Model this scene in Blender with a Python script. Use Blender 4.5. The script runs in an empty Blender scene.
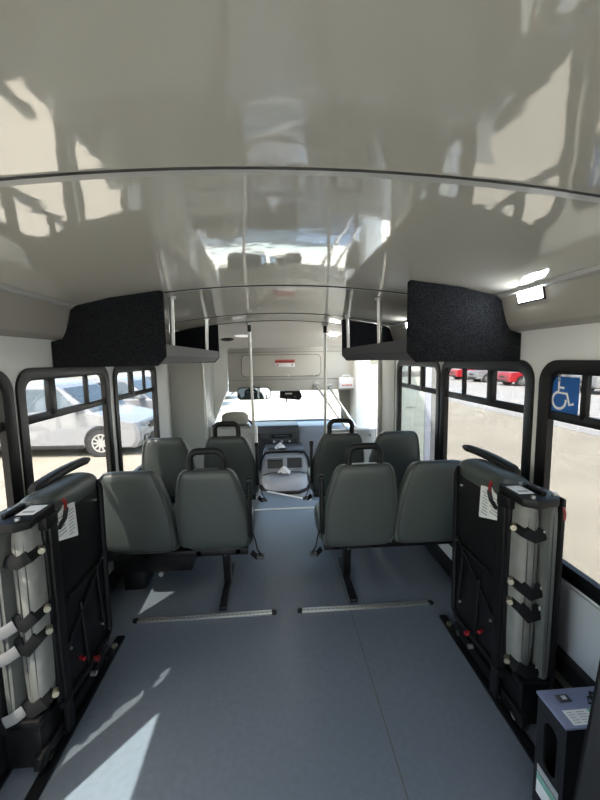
import bpy, bmesh, math, random
from mathutils import Vector, Matrix
random.seed(7)
S = bpy.context.scene
COL = S.collection
PI = math.pi

# ------------------------------------------------------------------ materials
def mat(name, col, rough=.5, metal=0., spec=.5, noise=0., nscale=8., bump=0., bscale=60., emit=None, estr=0., coat=0., nmul=None, bdist=.002):
    m = bpy.data.materials.new(name); m.use_nodes = True
    nt = m.node_tree; b = nt.nodes['Principled BSDF']
    b.inputs['Base Color'].default_value = (*col, 1)
    b.inputs['Roughness'].default_value = rough
    b.inputs['Metallic'].default_value = metal
    b.inputs['Specular IOR Level'].default_value = spec
    if coat: b.inputs['Coat Weight'].default_value = coat; b.inputs['Coat Roughness'].default_value = .08
    tc = nt.nodes.new('ShaderNodeTexCoord')
    if noise:
        n = nt.nodes.new('ShaderNodeTexNoise'); n.inputs['Scale'].default_value = nscale; n.inputs['Detail'].default_value = 5
        r = nt.nodes.new('ShaderNodeValToRGB')
        lo, hi = 1 - noise, 1 + noise
        r.color_ramp.elements[0].position = .3; r.color_ramp.elements[1].position = .7
        r.color_ramp.elements[0].color = (*[min(1, c * lo) for c in col], 1)
        r.color_ramp.elements[1].color = (*[min(1, c * hi) for c in col], 1)
        nt.links.new(tc.outputs['Object'], n.inputs['Vector']); nt.links.new(n.outputs['Fac'], r.inputs['Fac'])
        nt.links.new(r.outputs['Color'], b.inputs['Base Color'])
    if bump:
        n2 = nt.nodes.new('ShaderNodeTexNoise'); n2.inputs['Scale'].default_value = bscale; n2.inputs['Detail'].default_value = 2
        bp = nt.nodes.new('ShaderNodeBump'); bp.inputs['Strength'].default_value = bump; bp.inputs['Distance'].default_value = bdist
        nt.links.new(tc.outputs['Object'], n2.inputs['Vector']); nt.links.new(n2.outputs['Fac'], bp.inputs['Height'])
        nt.links.new(bp.outputs['Normal'], b.inputs['Normal'])
    if emit:
        b.inputs['Emission Color'].default_value = (*emit, 1); b.inputs['Emission Strength'].default_value = estr
    return m

def glass(name, tint, refl=.06):
    m = bpy.data.materials.new(name); m.use_nodes = True
    nt = m.node_tree; nt.nodes.clear()
    o = nt.nodes.new('ShaderNodeOutputMaterial'); t = nt.nodes.new('ShaderNodeBsdfTransparent')
    g = nt.nodes.new('ShaderNodeBsdfGlossy'); mx = nt.nodes.new('ShaderNodeMixShader')
    t.inputs['Color'].default_value = (*tint, 1); g.inputs['Roughness'].default_value = .02
    g.inputs['Color'].default_value = (.9, .9, .9, 1); mx.inputs['Fac'].default_value = refl
    nt.links.new(t.outputs[0], mx.inputs[1]); nt.links.new(g.outputs[0], mx.inputs[2]); nt.links.new(mx.outputs[0], o.inputs[0])
    return m

M = {}
M['ceil'] = mat('ceiling_panel_gloss', (.68, .66, .575), .045, spec=1.0, bump=.13, bscale=12, bdist=.004)
M['ceil'].node_tree.nodes['Principled BSDF'].inputs['IOR'].default_value = 2.9
M['seam'] = mat('seam_black', (.02, .02, .02), .5)
M['cove'] = mat('cove_vinyl', (.34, .325, .28), .5, bump=.15, bscale=300)
M['alu'] = mat('brushed_aluminium', (.62, .62, .60), .32, metal=.9)
M['alu_dull'] = mat('satin_trim', (.52, .52, .50), .4, metal=.3)
M['wall'] = mat('white_wall_panel', (.84, .84, .81), .35, bump=.08, bscale=200)
M['grey_wall'] = mat('grey_wall_panel', (.47, .48, .45), .4, bump=.08, bscale=200)
M['low_wall'] = mat('lower_wall_panel', (.55, .57, .60), .35)
M['floor'] = mat('grey_vinyl_floor', (.118, .140, .163), .33, spec=.6, noise=.08, nscale=40, bump=.12, bscale=260)
M['white_line'] = mat('nosing_white', (.85, .85, .82), .5)
M['black'] = mat('black_rubber', (.006, .006, .0065), .5, spec=.35)
M['frame'] = mat('black_window_frame', (.006, .006, .0065), .35, spec=.35)
M['blackm'] = mat('black_painted_steel', (.005, .005, .0055), .42, spec=.3, noise=.2, nscale=30)
M['carpet'] = mat('black_carpet', (.014, .015, .0175), .95, spec=.1, noise=.8, nscale=170, bump=.8, bscale=300)
M['carpet_dark'] = mat('dark_grey_carpet', (.10, .10, .105), .95, spec=.1, noise=.4, nscale=260, bump=.8, bscale=300)
M['carpet_lit'] = mat('grey_heather_carpet_lit', (.25, .25, .25), .95, spec=.1, noise=.4, nscale=260, bump=.8, bscale=300)  # heather grey with the left shelf's lit underside put into the colour
M['vinyl'] = mat('grey_green_vinyl', (.053, .063, .059), .42, bump=.25, bscale=420)
M['vinyl_light'] = mat('grey_vinyl_stowed', (.175, .175, .16), .5, noise=.12, nscale=20, bump=.35, bscale=200)
M['vinyl_mid'] = mat('grey_vinyl_stowed_back', (.115, .12, .11), .5, noise=.12, nscale=20, bump=.35, bscale=200)
M['stitch'] = mat('dark_stitch', (.05, .05, .048), .7)
M['strap'] = mat('black_webbing', (.005, .005, .0055), .7, spec=.2, bump=.6, bscale=400)
M['strap_grey'] = mat('grey_webbing', (.18, .18, .18), .6, bump=.6, bscale=400)
M['zinc'] = mat('zinc_bolt', (.42, .39, .29), .35, metal=.9)
M['red'] = mat('red_plastic', (.20, .008, .01), .4)
M['paper'] = mat('white_paper', (.78, .78, .76), .7)
M['ink'] = mat('dark_ink', (.06, .06, .06), .8)
M['ink_soft'] = mat('grey_ink', (.36, .36, .36), .8)
M['green_ink'] = mat('green_print', (.20, .42, .32), .7)
M['lamp'] = mat('lit_led_lens', (.9, .9, .9), .3, emit=(.92, .96, 1), estr=30)
M['lamp_dome'] = mat('lit_dome_lens', (.9, .9, .9), .3, emit=(1, .97, .9), estr=85)
M['lamp_soft'] = mat('soft_dome_lens', (.9, .9, .9), .3, emit=(1, .97, .92), estr=.25)
M['cap'] = mat('front_cap_gloss', (.86, .82, .76), .12, spec=.5)
M['bulk'] = mat('bulkhead_panel', (.50, .485, .44), .35)
M['line'] = mat('panel_gap', (.10, .10, .09), .6)
M['signred'] = mat('sign_red', (.55, .09, .07), .6)
M['kit'] = mat('kit_white', (.8, .8, .82), .4)
M['dash'] = mat('dash_dark', (.05, .052, .055), .5)
M['dash_grey'] = mat('dash_grey', (.30, .32, .36), .5)
M['console'] = mat('console_grey', (.34, .36, .40), .35)
M['tissue'] = mat('white_tissue', (.85, .86, .88), .9)
M['mirror'] = mat('mirror_face', (.45, .52, .56), .04, metal=1)
M['blue'] = mat('sticker_blue', (.012, .12, .42), .5)
M['sticker_white'] = mat('sticker_white', (.9, .9, .9), .5)
M['ground'] = mat('concrete_lot', (.33, .298, .236), .9, noise=.10, nscale=.9, bump=.2, bscale=20)
M['asphalt'] = mat('grey_asphalt', (.40, .39, .37), .9, noise=.12, nscale=2.)
M['curb'] = mat('kerb_grey', (.34, .335, .32), .9)
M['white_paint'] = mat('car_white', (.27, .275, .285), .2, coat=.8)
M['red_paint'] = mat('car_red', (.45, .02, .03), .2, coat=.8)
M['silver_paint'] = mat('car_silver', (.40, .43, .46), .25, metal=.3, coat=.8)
M['car_glass'] = mat('car_glass_dark', (.06, .085, .10), .05, spec=.8)
M['car_trim'] = mat('car_trim_black', (.02, .02, .022), .4)
M['tire'] = mat('tire_rubber', (.04, .04, .042), .8)
M['rim'] = mat('alloy_rim', (.62, .62, .62), .3, metal=.7)
M['headlamp'] = mat('headlamp_lens', (.35, .38, .40), .1, metal=.3)
M['tail'] = mat('tail_lamp', (.4, .02, .02), .2)
M['plate'] = mat('plate_white', (.6, .6, .6), .5)
M['cream'] = mat('cream_door_panel', (.74, .78, .66), .4)
M['lilac'] = mat('pale_edge_strip', (.62, .64, .72), .4)
M['box'] = mat('dark_box_steel', (.014, .015, .017), .42, spec=.35)
M['box_top'] = mat('box_top_steel', (.17, .19, .29), .45)
M['tint'] = glass('tinted_window_glass', (.50, .50, .49), .05)
M['tint_left'] = glass('tinted_window_glass_left', (.60, .60, .59), .05)
M['clear'] = glass('windshield_glass', (.92, .95, .95), .04)
M['roof'] = mat('bus_roof_white', (.7, .7, .7), .4)

# ------------------------------------------------------------------ mesh builder
class MB:
    def __init__(s): s.bm = bmesh.new()
    def box(s, x0, x1, y0, y1, z0, z1, bev=0., seg=2, mtx=None):
        r = bmesh.ops.create_cube(s.bm, size=1)
        vs = r['verts']
        for v in vs: v.co = Vector(((x0 + x1) / 2 + v.co.x * (x1 - x0), (y0 + y1) / 2 + v.co.y * (y1 - y0), (z0 + z1) / 2 + v.co.z * (z1 - z0)))
        if mtx: 
            for v in vs: v.co = mtx @ v.co
        if bev:
            es = list({e for v in vs for e in v.link_edges})
            bmesh.ops.bevel(s.bm, geom=es, offset=bev, segments=seg, affect='EDGES', profile=.5)
        return s
    def loft(s, loops, cap=True, closed=True):
        rows = [[s.bm.verts.new(p) for p in L] for L in loops]
        n = len(rows[0])
        for a, b in zip(rows, rows[1:]):
            for i in range(n if closed else n - 1):
                j = (i + 1) % n
                try: s.bm.faces.new((a[i], a[j], b[j], b[i]))
                except ValueError: pass
        if cap and closed:
            for L in (rows[0][::-1], rows[-1]):
                try: s.bm.faces.new(L)
                except ValueError: pass
        return s
    def cyl(s, p0, p1, r, r2=None, n=16):
        p0, p1 = Vector(p0), Vector(p1); d = (p1 - p0).normalized()
        u = d.orthogonal().normalized(); w = d.cross(u)
        r2 = r if r2 is None else r2
        f = lambda p, q: [p + (u * math.cos(2 * PI * i / n) + w * math.sin(2 * PI * i / n)) * q for i in range(n)]
        return s.loft([f(p0, r), f(p1, r2)])
    def tube(s, pts, r, n=10, closed=False, flat=None):
        pts = [Vector(p) for p in pts]; m = len(pts); loops = []
        up = None
        for i, p in enumerate(pts):
            a = pts[i - 1] if (i > 0 or closed) else p; b = pts[(i + 1) % m] if (i < m - 1 or closed) else p
            d = (b - a).normalized()
            if up is None: up = d.orthogonal().normalized() if flat is None else Vector(flat)
            up = (up - d * up.dot(d)).normalized(); w = d.cross(up)
            ra, rb = (r, r) if not isinstance(r, tuple) else r
            loops.append([p + up * math.cos(2 * PI * k / n) * ra + w * math.sin(2 * PI * k / n) * rb for k in range(n)])
        if closed: loops.append(loops[0]); return s.loft(loops, cap=False)
        return s.loft(loops)
    def prism(s, poly, axis, a, b, bev=0., seg=2):
        def P(u, v, t): return (t, u, v) if axis == 'x' else (u, t, v) if axis == 'y' else (u, v, t)
        A = [s.bm.verts.new(P(u, v, a)) for u, v in poly]; B = [s.bm.verts.new(P(u, v, b)) for u, v in poly]
        n = len(poly); fs = [s.bm.faces.new(A[::-1]), s.bm.faces.new(B)]
        for i in range(n): fs.append(s.bm.faces.new((A[i], A[(i + 1) % n], B[(i + 1) % n], B[i])))
        if bev:
            es = list({e for v in A + B for e in v.link_edges})
            bmesh.ops.bevel(s.bm, geom=es, offset=bev, segments=seg, affect='EDGES', profile=.5)
        return s
    def ring(s, outer, inner, a, b, axis='x'):
        def P(p, t): return (t, p[0], p[1]) if axis == 'x' else (p[0], t, p[1])
        return s.loft([[P(p, a) for p in outer], [P(p, a) for p in inner], [P(p, b) for p in inner], [P(p, b) for p in outer], [P(p, a) for p in outer]], cap=False)
    def quad(s, *p): s.bm.faces.new([s.bm.verts.new(q) for q in p]); return s
    def disc(s, c, nrm, r, n=24, r2=None):
        c = Vector(c); d = Vector(nrm).normalized(); u = Vector((0, 0, 1)) if abs(d.z) < .9 else Vector((1, 0, 0))
        u = (u - d * u.dot(d)).normalized(); w = d.cross(u); r2 = r2 or r
        s.bm.faces.new([s.bm.verts.new(c + u * math.cos(2 * PI * i / n) * r + w * math.sin(2 * PI * i / n) * r2) for i in range(n)]); return s
    def obj(s, name, m, parent=None, smooth=True, ang=35):
        bmesh.ops.recalc_face_normals(s.bm, faces=s.bm.faces)
        me = bpy.data.meshes.new(name)
        off = Vector((0, 0, 0))
        if parent is not None:
            q = parent
            while q: off += q.location; q = q.parent
        else:
            cs = [v.co for v in s.bm.verts]
            off = Vector(((min(c.x for c in cs) + max(c.x for c in cs)) / 2, (min(c.y for c in cs) + max(c.y for c in cs)) / 2, min(c.z for c in cs)))
        for v in s.bm.verts: v.co -= off
        s.bm.to_mesh(me); s.bm.free()
        me.materials.append(M[m])
        if smooth: me.shade_smooth(); me.set_sharp_from_angle(angle=math.radians(ang))
        o = bpy.data.objects.new(name, me); COL.objects.link(o)
        if parent is not None: o.parent = parent
        else: o.location = off
        return o

def rrect(u0, u1, v0, v1, r, n=6):
    P = []
    for cx, cy, a in ((u1 - r, v1 - r, 0), (u0 + r, v1 - r, 90), (u0 + r, v0 + r, 180), (u1 - r, v0 + r, 270)):
        for k in range(n + 1):
            t = math.radians(a + 90 * k / n); P.append((cx + r * math.cos(t), cy + r * math.sin(t)))
    return P
def sup(cx, cy, a, b, e=4., n=36):
    P = []
    for k in range(n):
        t = 2 * PI * k / n; c, q = math.cos(t), math.sin(t)
        P.append((cx + a * math.copysign(abs(c) ** (2 / e), c), cy + b * math.copysign(abs(q) ** (2 / e), q)))
    return P
def root(name, label, cat, loc, group=None):
    o = bpy.data.objects.new(name, None); o.empty_display_size = .1; COL.objects.link(o); o.location = loc
    return tag(o, label, cat, group)
def tag(o, label, cat, group=None):
    o['label'] = label; o['category'] = cat
    if group: o['group'] = group
    return o
def struct(o): o['kind'] = 'structure'; return o
def sroot(name, loc=(0, 0, 0)):
    o = bpy.data.objects.new(name, None); COL.objects.link(o); o.location = loc; return struct(o)
def copy_tree(o, loc=None, rz=None, parent=None):
    c = o.copy(); COL.objects.link(c)
    if parent is not None: c.parent = parent
    if loc is not None: c.location = loc
    if rz is not None: c.rotation_euler = (0, 0, rz)
    for ch in list(o.children): copy_tree(ch, parent=c)
    return c
def text(name, body, size, loc, rot, m, parent, ext=.0005):
    cu = bpy.data.curves.new(name, 'FONT'); cu.body = body; cu.size = size; cu.extrude = ext; cu.align_x = 'CENTER'; cu.align_y = 'CENTER'
    o = bpy.data.objects.new(name, cu); COL.objects.link(o); cu.materials.append(M[m])
    off = Vector((0, 0, 0)); q = parent
    while q: off += q.location; q = q.parent
    bpy.context.view_layer.update()
    me = bpy.data.meshes.new_from_object(o.evaluated_get(bpy.context.evaluated_depsgraph_get())); me.name = name
    bpy.data.objects.remove(o); o = bpy.data.objects.new(name, me); COL.objects.link(o)
    o.parent = parent; o.location = Vector(loc) - off; o.rotation_euler = rot
    return o

W = 1.15          # half width at the side walls
YB = -1.25        # rear wall
YF = 4.02         # end of the passenger side walls
def zc(x): return 1.89 - .105 * (x / 1.04) ** 2

# ------------------------------------------------------------------ floor
b = MB(); b.prism([(-W, YB), (W, YB), (W, 3.62), (.33, 3.80), (-.14, 4.11), (-W, 4.11)], 'z', -.05, 0)
floor = struct(b.obj('floor', 'floor', smooth=False))
MB().box(.383, .389, .2, 3.55, 0, .0012).obj('floor_seam', 'line', floor)
MB().box(-.40, .46, 3.565, 3.60, 0, .003).obj('step_nosing', 'white_line', floor)
b = MB(); a, c = Vector((-.14, 4.11, 0)), Vector((.33, 3.80, 0)); d = (c - a).normalized(); w = Vector((-d.y, d.x, 0)) * .035
b.loft([[a - w + Vector((0, 0, .002)), a + Vector((0, 0, .004)), a - Vector((0, 0, .05)), a - w - Vector((0, 0, .02))], [c - w + Vector((0, 0, .002)), c + Vector((0, 0, .004)), c - Vector((0, 0, .05)), c - w - Vector((0, 0, .02))]])
b.obj('step_nosing', 'white_line', floor)
struct(MB().box(-1.05, 1.15, 3.6, 6.05, -.33, -.28).obj('floor_cab', 'floor', smooth=False))

# ------------------------------------------------------------------ ceiling
ceil = sroot('ceiling', (0, 0, 1.78))
def arc(y0, y1, dz, th, nx=28, x=1.045):
    b = MB(); L = []
    ny = 2
    for y in (y0, y1):
        up = [(-x + 2 * x * i / nx, y, zc(-x + 2 * x * i / nx) + dz) for i in range(nx + 1)]
        L.append(up + [(p[0], p[1], p[2] + th) for p in reversed(up)])
    b.loft(L); return b
ys = [YB, .81, 2.03, 3.24, 3.86]
for y0, y1 in zip(ys, ys[1:]): arc(y0, y1, 0, .03).obj('ceiling_panel', 'ceil', ceil, ang=30)
for y in ys[1:4]:
    arc(y - .002, y + .022, -.003, .003).obj('seam_strip', 'alu_dull', ceil)
    arc(y - .006, y - .002, -.004, .004).obj('seam_gasket', 'seam', ceil)
arc(3.85, 3.862, -.004, .004).obj('seam_gasket', 'line', ceil)
MB().box(-1.22, 1.22, YB - .06, 4.9, 1.97, 2.03, .01).obj('roof_skin', 'roof', ceil)

# ------------------------------------------------------------------ side walls, coves, windows
WZ0, WZ1, RAIL = .60, 1.455, 1.24
WIN = {-1: [(-.62, .755, 0), (.848, 1.62, 1), (1.69, 2.54, 1), (2.66, 3.54, 1)], 1: [(-.45, .50, 1), (.60, 1.545, 1), (1.63, 2.52, 1), (2.59, 3.47, 1)]}
def fill_wall(s, name, m, y0, y1, z0, z1, holes, xi, xo):
    bm = bmesh.new(); es = []
    def loop(P):
        vs = [bm.verts.new((s * xi, u, v)) for u, v in P]
        for i in range(len(vs)): es.append(bm.edges.new((vs[i], vs[(i + 1) % len(vs)])))
    loop([(y0, z0), (y1, z0), (y1, z1), (y0, z1)])
    for h in holes: loop(rrect(*h))
    r = bmesh.ops.triangle_fill(bm, edges=es, use_beauty=True, use_dissolve=False)
    ex = bmesh.ops.extrude_face_region(bm, geom=list(bm.faces))
    for v in [g for g in ex['geom'] if isinstance(g, bmesh.types.BMVert)]: v.co.x = s * xo
    b = MB(); b.bm.free(); b.bm = bm
    return b.obj(name, m, smooth=True, ang=30)
k = 0
for s, side in ((-1, 'left'), (1, 'right')):
    holes = [(a - .012, c + .012, WZ0 - .012, WZ1 + .012 + (0 if q else .035), .085) for a, c, q in WIN[s]]
    struct(fill_wall(s, 'wall_' + side, 'wall', YB, YF + (.1 if s < 0 else 0), -.05, 1.80, holes, W, W + .03))
    # cove: a slanting vinyl panel between wall and ceiling
    b = MB(); prof = [(1.040, 1.785), (1.047, 1.757), (1.067, 1.66), (1.080, 1.632), (1.10, 1.618), (1.16, 1.612), (1.16, 1.80)]
    b.loft([[(s * x, y, z) for x, z in prof] for y in (YB, 3.86)])
    cv = struct(b.obj('trim_cove_' + side, 'cove', ang=30))
    MB().loft([[(s * x, y, z) for x, z in ((1.046, 1.792), (1.020, 1.787), (1.024, 1.772), (1.046, 1.768))] for y in (YB, 3.86)]).obj('cove_trim', 'alu_dull', cv)
    for (y0, y1, rail) in WIN[s]:
        k += 1; ZT = WZ1 if rail else WZ1 + .035
        wr = sroot('window_%d' % k, (s * W, (y0 + y1) / 2, WZ0))
        o = rrect(y0 - .022, y1 + .022, WZ0 - .022, ZT + .022, .10, 8); i = rrect(y0 + .036, y1 - .036, WZ0 + .036, ZT - .036, .055, 8)
        i2 = rrect(y0 + .02, y1 - .02, WZ0 + .02, ZT - .02, .065, 8); o2 = rrect(y0 - .008, y1 + .008, WZ0 - .008, ZT + .008, .085, 8)
        P = lambda L, x: [(s * x, u, v) for u, v in L]
        MB().loft([P(o, W), P(o, W - .012), P(i2, W - .014), P(i, W - .006), P(i, W + .022), P(o2, W + .028), P(o2, W)], cap=False).obj('window_frame', 'frame', wr)
        xs = sorted((s * (W + .002), s * (W + .024)))
        if rail:
            MB().box(*xs, y0 + .01, y1 - .01, RAIL - .02, RAIL + .02, .004).obj('window_rail', 'frame', wr)
            ym = y0 + (y1 - y0) * (.37 if s > 0 or k != 3 else .29); yn = y0 + (y1 - y0) * (.785 if k == 6 else .71)
            MB().box(*sorted((s * (W - .004), s * (W + .025))), ym - .026, ym + .026, RAIL, WZ1 - .035, .004).obj('sash_latch', 'frame', wr)
            MB().box(*xs, yn - .013, yn + .013, RAIL, WZ1 - .02, .003).obj('mullion', 'frame', wr)
            MB().box(*sorted((s * (W + .012), s * (W + .016))), y0 + .03, y1 - .03, RAIL, WZ1 - .03).obj('window_pane', 'tint' if s > 0 else 'tint_left', wr)
            MB().box(*sorted((s * (W + .018), s * (W + .022))), y0 + .03, y1 - .03, WZ0 + .03, RAIL).obj('window_pane', 'tint' if s > 0 else 'tint_left', wr)
        else:
            MB().box(*sorted((s * (W + .018), s * (W + .022))), y0 + .03, y1 - .03, WZ0 + .03, ZT - .03).obj('window_pane', 'clear', wr)
    # seat rail ledge along the wall base and lower grey cladding
    struct(MB().box(*sorted((s * 1.10, s * 1.149)), .2, 2.0, .20, .275, .006).obj('trim_ledge_' + side, 'blackm'))
    struct(MB().box(*sorted((s * 1.125, s * 1.149)), YB, YF, .0, .11, .006).obj('baseboard_' + side, 'black'))
    struct(MB().box(*sorted((s * 1.138, s * 1.149)), YB, 3.5, .275, .56, .003).obj('trim_lower_panel_' + side, 'low_wall'))
# rear wall behind the camera; its unseen opening is added to let daylight in
b = MB()
for q in ((-W, W, 1.68, 1.95), (-W, -.55, -.05, 1.68), (.55, W, -.05, 1.68)): b.box(q[0], q[1], YB - .06, YB, q[2], q[3])
struct(b.obj('wall_rear', 'wall'))

# ------------------------------------------------------------------ front end: grey end walls, cap, bulkhead, cab
struct(MB().box(-1.149, -.80, 4.03, 4.10, 0, 1.80, .004).obj('wall_front_left', 'grey_wall'))
struct(MB().box(1.139, 1.149, 3.56, 4.02, 0, 1.60, .003).obj('wall_front_right', 'grey_wall'))
struct(MB().box(1.10, 1.16, 3.985, 4.03, -.3, 1.6, .006).obj('trim_door_post', 'alu_dull'))
# left B pillar of the cab, leaning forward toward the bottom
b = MB(); b.loft([[(-.80, 4.72, 1.75), (-.61, 4.72, 1.75), (-.61, 4.80, 1.75), (-.80, 4.80, 1.75)], [(-.80, 4.72, 1.12), (-.63, 4.72, 1.12), (-.63, 4.80, 1.12), (-.80, 4.80, 1.12)], [(-.93, 4.70, .62), (-.85, 4.70, .62), (-.85, 4.80, .62), (-.93, 4.80, .62)], [(-1.0, 4.70, -.28), (-.9, 4.70, -.28), (-.9, 4.80, -.28), (-1.0, 4.80, -.28)]])
struct(b.obj('trim_cab_pillar', 'wall'))
struct(MB().box(-1.15, -.80, 4.10, 4.74, .2, 1.80, .003).obj('wall_cab_left', 'grey_wall'))
struct(MB().box(.99, 1.17, 4.60, 4.98, -.3, 1.70, .012).obj('trim_door_pillar', 'wall'))
# cap sloping from the last ceiling seam to the bulkhead
b = MB(); n = 24; Ls = []
for y, dz in ((3.86, 0), (4.2, -.06), (4.55, -.135), (4.76, -.235)):
    t = (y - 3.86) / .9; x = 1.045
    Ls.append([(-x + 2 * x * i / n, y, zc(-x + 2 * x * i / n) * (1 - t) + (1.87) * t + dz) for i in range(n + 1)])
b.loft(Ls, closed=False)
struct(b.obj('ceiling_cap', 'cap'))
bulk = struct(MB().box(-.62, 1.16, 4.75, 4.80, 1.09, 1.80, .004).obj('wall_front', 'bulk'))
struct(MB().box(-.62, 1.1, 4.80, 5.95, 1.09, 1.12).obj('ceiling_cab', 'bulk'))
# storage door in the bulkhead, drawn by its real raised lip
dr = rrect(-.45, .565, 1.275, 1.555, .06, 6); di = rrect(-.444, .559, 1.281, 1.549, .055, 6)
lid = struct(MB().ring(dr, di, 4.752, 4.742, 'y').obj('door_2', 'line'))
MB().prism(rrect(-.444, .559, 1.281, 1.549, .055, 6), 'y', 4.744, 4.751).obj('door_panel', 'bulk', lid)
for x in (.145, .475): MB().cyl((x, 4.744, 1.29), (x, 4.73, 1.29), .014).obj('latch', 'alu', lid)
MB().box(-.6, 1.0, 4.742, 4.752, 1.625, 1.645, .003).obj('panel_lip', 'alu_dull', bulk)
MB().box(-.6, .98, 4.745, 4.752, 1.585, 1.589).obj('panel_gap', 'line', bulk)
MB().box(-.6, .98, 4.745, 4.752, 1.236, 1.240).obj('panel_gap', 'line', bulk)
for x in (-.28, .09, .36): MB().cyl((x, 4.744, 1.635), (x, 4.736, 1.635), .008).obj('screw', 'alu', bulk)

# warning sign on the storage door
sg = tag(MB().box(-.022, .228, 4.738, 4.744, 1.398, 1.49, .001).obj('warning_sign', 'sticker_white'), 'small red and white warning sign on the overhead storage door', 'sign')
MB().box(-.022, .228, 4.7355, 4.738, 1.448, 1.49).obj('red_band', 'signred', sg)
b = MB(); x = -.005
while x < .21:
    q = random.choice((.010, .014, .018)); b.box(x, x + q, 4.734, 4.7355, 1.457, 1.474); x += q + .005
b.obj('lettering', 'ink', sg)
b = MB(); b.box(.185, .205, 4.736, 4.738, 1.412, 1.432); b.cyl((.195, 4.736, 1.438), (.195, 4.738, 1.438), .007); b.obj('pictogram', 'ink_soft', sg)
b = MB(); b.prism([(.0, 1.408), (.022, 1.424), (.0, 1.44)], 'y', 4.736, 4.738); b.obj('pictogram', 'signred', sg)
# first aid kit
fk = root('first_aid_kit', 'white first aid box with red lettering on the front bulkhead', 'first aid kit', (.88, 4.70, 1.11))
MB().box(.79, .985, 4.69, 4.75, 1.11, 1.25, .008).obj('case', 'kit', fk)
MB().tube([(.83, 4.71, 1.245), (.835, 4.70, 1.268), (.86, 4.70, 1.278), (.91, 4.70, 1.278), (.935, 4.70, 1.268), (.94, 4.71, 1.245)], .008).obj('handle', 'kit', fk)
MB().box(.83, .955, 4.6885, 4.69, 1.142, 1.162).obj('red_band', 'signred', fk)
text('lettering', 'FIRST AID', .024, (.892, 4.688, 1.152), (PI / 2, 0, 0), 'sticker_white', fk)

# ceiling dome lights and speaker in the front cap
def dome(name, label, cat, x, y, z, m, rx=.075, ry=.06, group=None):
    r_ = root(name, label, cat, (x, y, z), group)
    b = MB(); L = []
    for q, dz in ((1., .0), (1.0, -.014), (.82, -.018)): L.append([(x + rx * q * math.cos(2 * PI * i / 32), y + ry * q * math.sin(2 * PI * i / 32), z + dz - .22 * ry * q * math.sin(2 * PI * i / 32)) for i in range(32)])
    b.loft(L); b.obj('bezel', 'alu' if m != 'black' else 'black', r_)
    b = MB(); L = []
    for q, dz in ((.8, -.017), (.7, -.024), (.4, -.028), (.05, -.030)): L.append([(x + rx * q * math.cos(2 * PI * i / 32), y + ry * q * math.sin(2 * PI * i / 32), z + dz - .22 * ry * q * math.sin(2 * PI * i / 32)) for i in range(32)])
    b.loft(L); b.obj('lens' if m != 'black' else 'grille', m, r_)
    return r_
dome('dome_light', 'lit round dome light on the front ceiling cap at right', 'ceiling light', .66, 4.30, 1.792, 'lamp_dome', .075, .07, 'front dome lights')
dome('dome_light', 'dimly lit pale dome light beside the left grab pole top', 'ceiling light', -.40, 4.36, 1.79, 'lamp_soft', .11, .06, 'front dome lights')
dome('ceiling_speaker', 'round black speaker on the front ceiling cap at left', 'speaker', -.59, 4.50, 1.755, 'black', .085, .075)

# modesty panels behind the driver and at the door
def modesty(name, label, x0, x1, z1, bolt):
    r_ = root(name, label, 'partition', ((x0 + x1) / 2, 4.13, 0), 'front modesty panels')
    MB().box(x0 + .012, x1 - .012, 4.12, 4.14, -.02 if x0 < 0 else -.28, z1 - .01, .003).obj('panel', 'grey_wall', r_)
    b = MB(); b.tube([(x0, 4.13, 0.0 if x0 < 0 else -.28), (x0, 4.13, z1), (x1, 4.13, z1), (x1, 4.13, 0.0 if x0 < 0 else -.28)], .014, 10); b.obj('tube_frame', 'alu', r_)
    MB().cyl((bolt, 4.12, z1 - .07), (bolt, 4.108, z1 - .07), .016).obj('bolt', 'alu', r_)
modesty('modesty_panel', 'low grey partition panel behind the driver seat', -.785, -.25, .745, -.33)
modesty('modesty_panel', 'low grey partition panel beside the right entry steps', .515, 1.12, .685, 1.05)

# grab poles
def pole(name, label, pts, r, group, fl_top=True):
    rt = root(name, label, 'grab pole', pts[0], group)
    MB().tube(pts, r, 14).obj('tube', 'alu', rt)
    if fl_top:
        t = Vector(pts[-1]); d = (t - Vector(pts[-2])).normalized()
        MB().cyl(t - d * .10, t - d * .03, r * 1.25, n=14).obj('collar', 'blackm', rt)
        MB().cyl(t - d * .03, t + d * .005, r * 2.1, n=18).obj('flange', 'alu_dull', rt)
    q = Vector(pts[0]); MB().cyl(q, q + Vector((0, 0, .012)), r * 2.2, n=18).obj('base_flange', 'alu_dull', rt)
    return rt
pole('grab_pole', 'vertical silver grab pole left of the aisle behind the driver', [(-.243, 3.9, 0), (-.256, 3.9, .4), (-.273, 3.9, 1.07), (-.283, 3.9, 1.882)], .0155, 'vertical grab poles')
pole('grab_pole', 'vertical silver grab pole right of the aisle near the entry', [(.485, 3.88, 0), (.496, 3.88, .75), (.5, 3.88, 1.05), (.502, 3.88, 1.862)], .0155, 'vertical grab poles')
pole('grab_pole', 'slim pale grab pole by the grey wall behind the driver', [(-.755, 4.02, 0), (-.775, 4.02, .75), (-.795, 4.02, 1.45)], .010, 'vertical grab poles', False)
def rail(label, p, q):
    rt = root('handrail', label, 'handrail', q, 'entry handrails')
    MB().tube([p, (Vector(p) + Vector(q)) / 2, q], .017, 12).obj('tube', 'alu', rt)
    d = (Vector(p) - Vector(q)).normalized()
    MB().cyl(Vector(p) - d * .01, Vector(p) + d * .02, .042, n=18).obj('flange', 'alu_dull', rt)
rail('diagonal silver handrail ending left of the other one at the entry', (.50, 4.735, 1.15), (.775, 4.17, .70))
rail('diagonal silver handrail nearest the first aid box at the entry', (.665, 4.735, 1.13), (.895, 4.17, .70))

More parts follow.
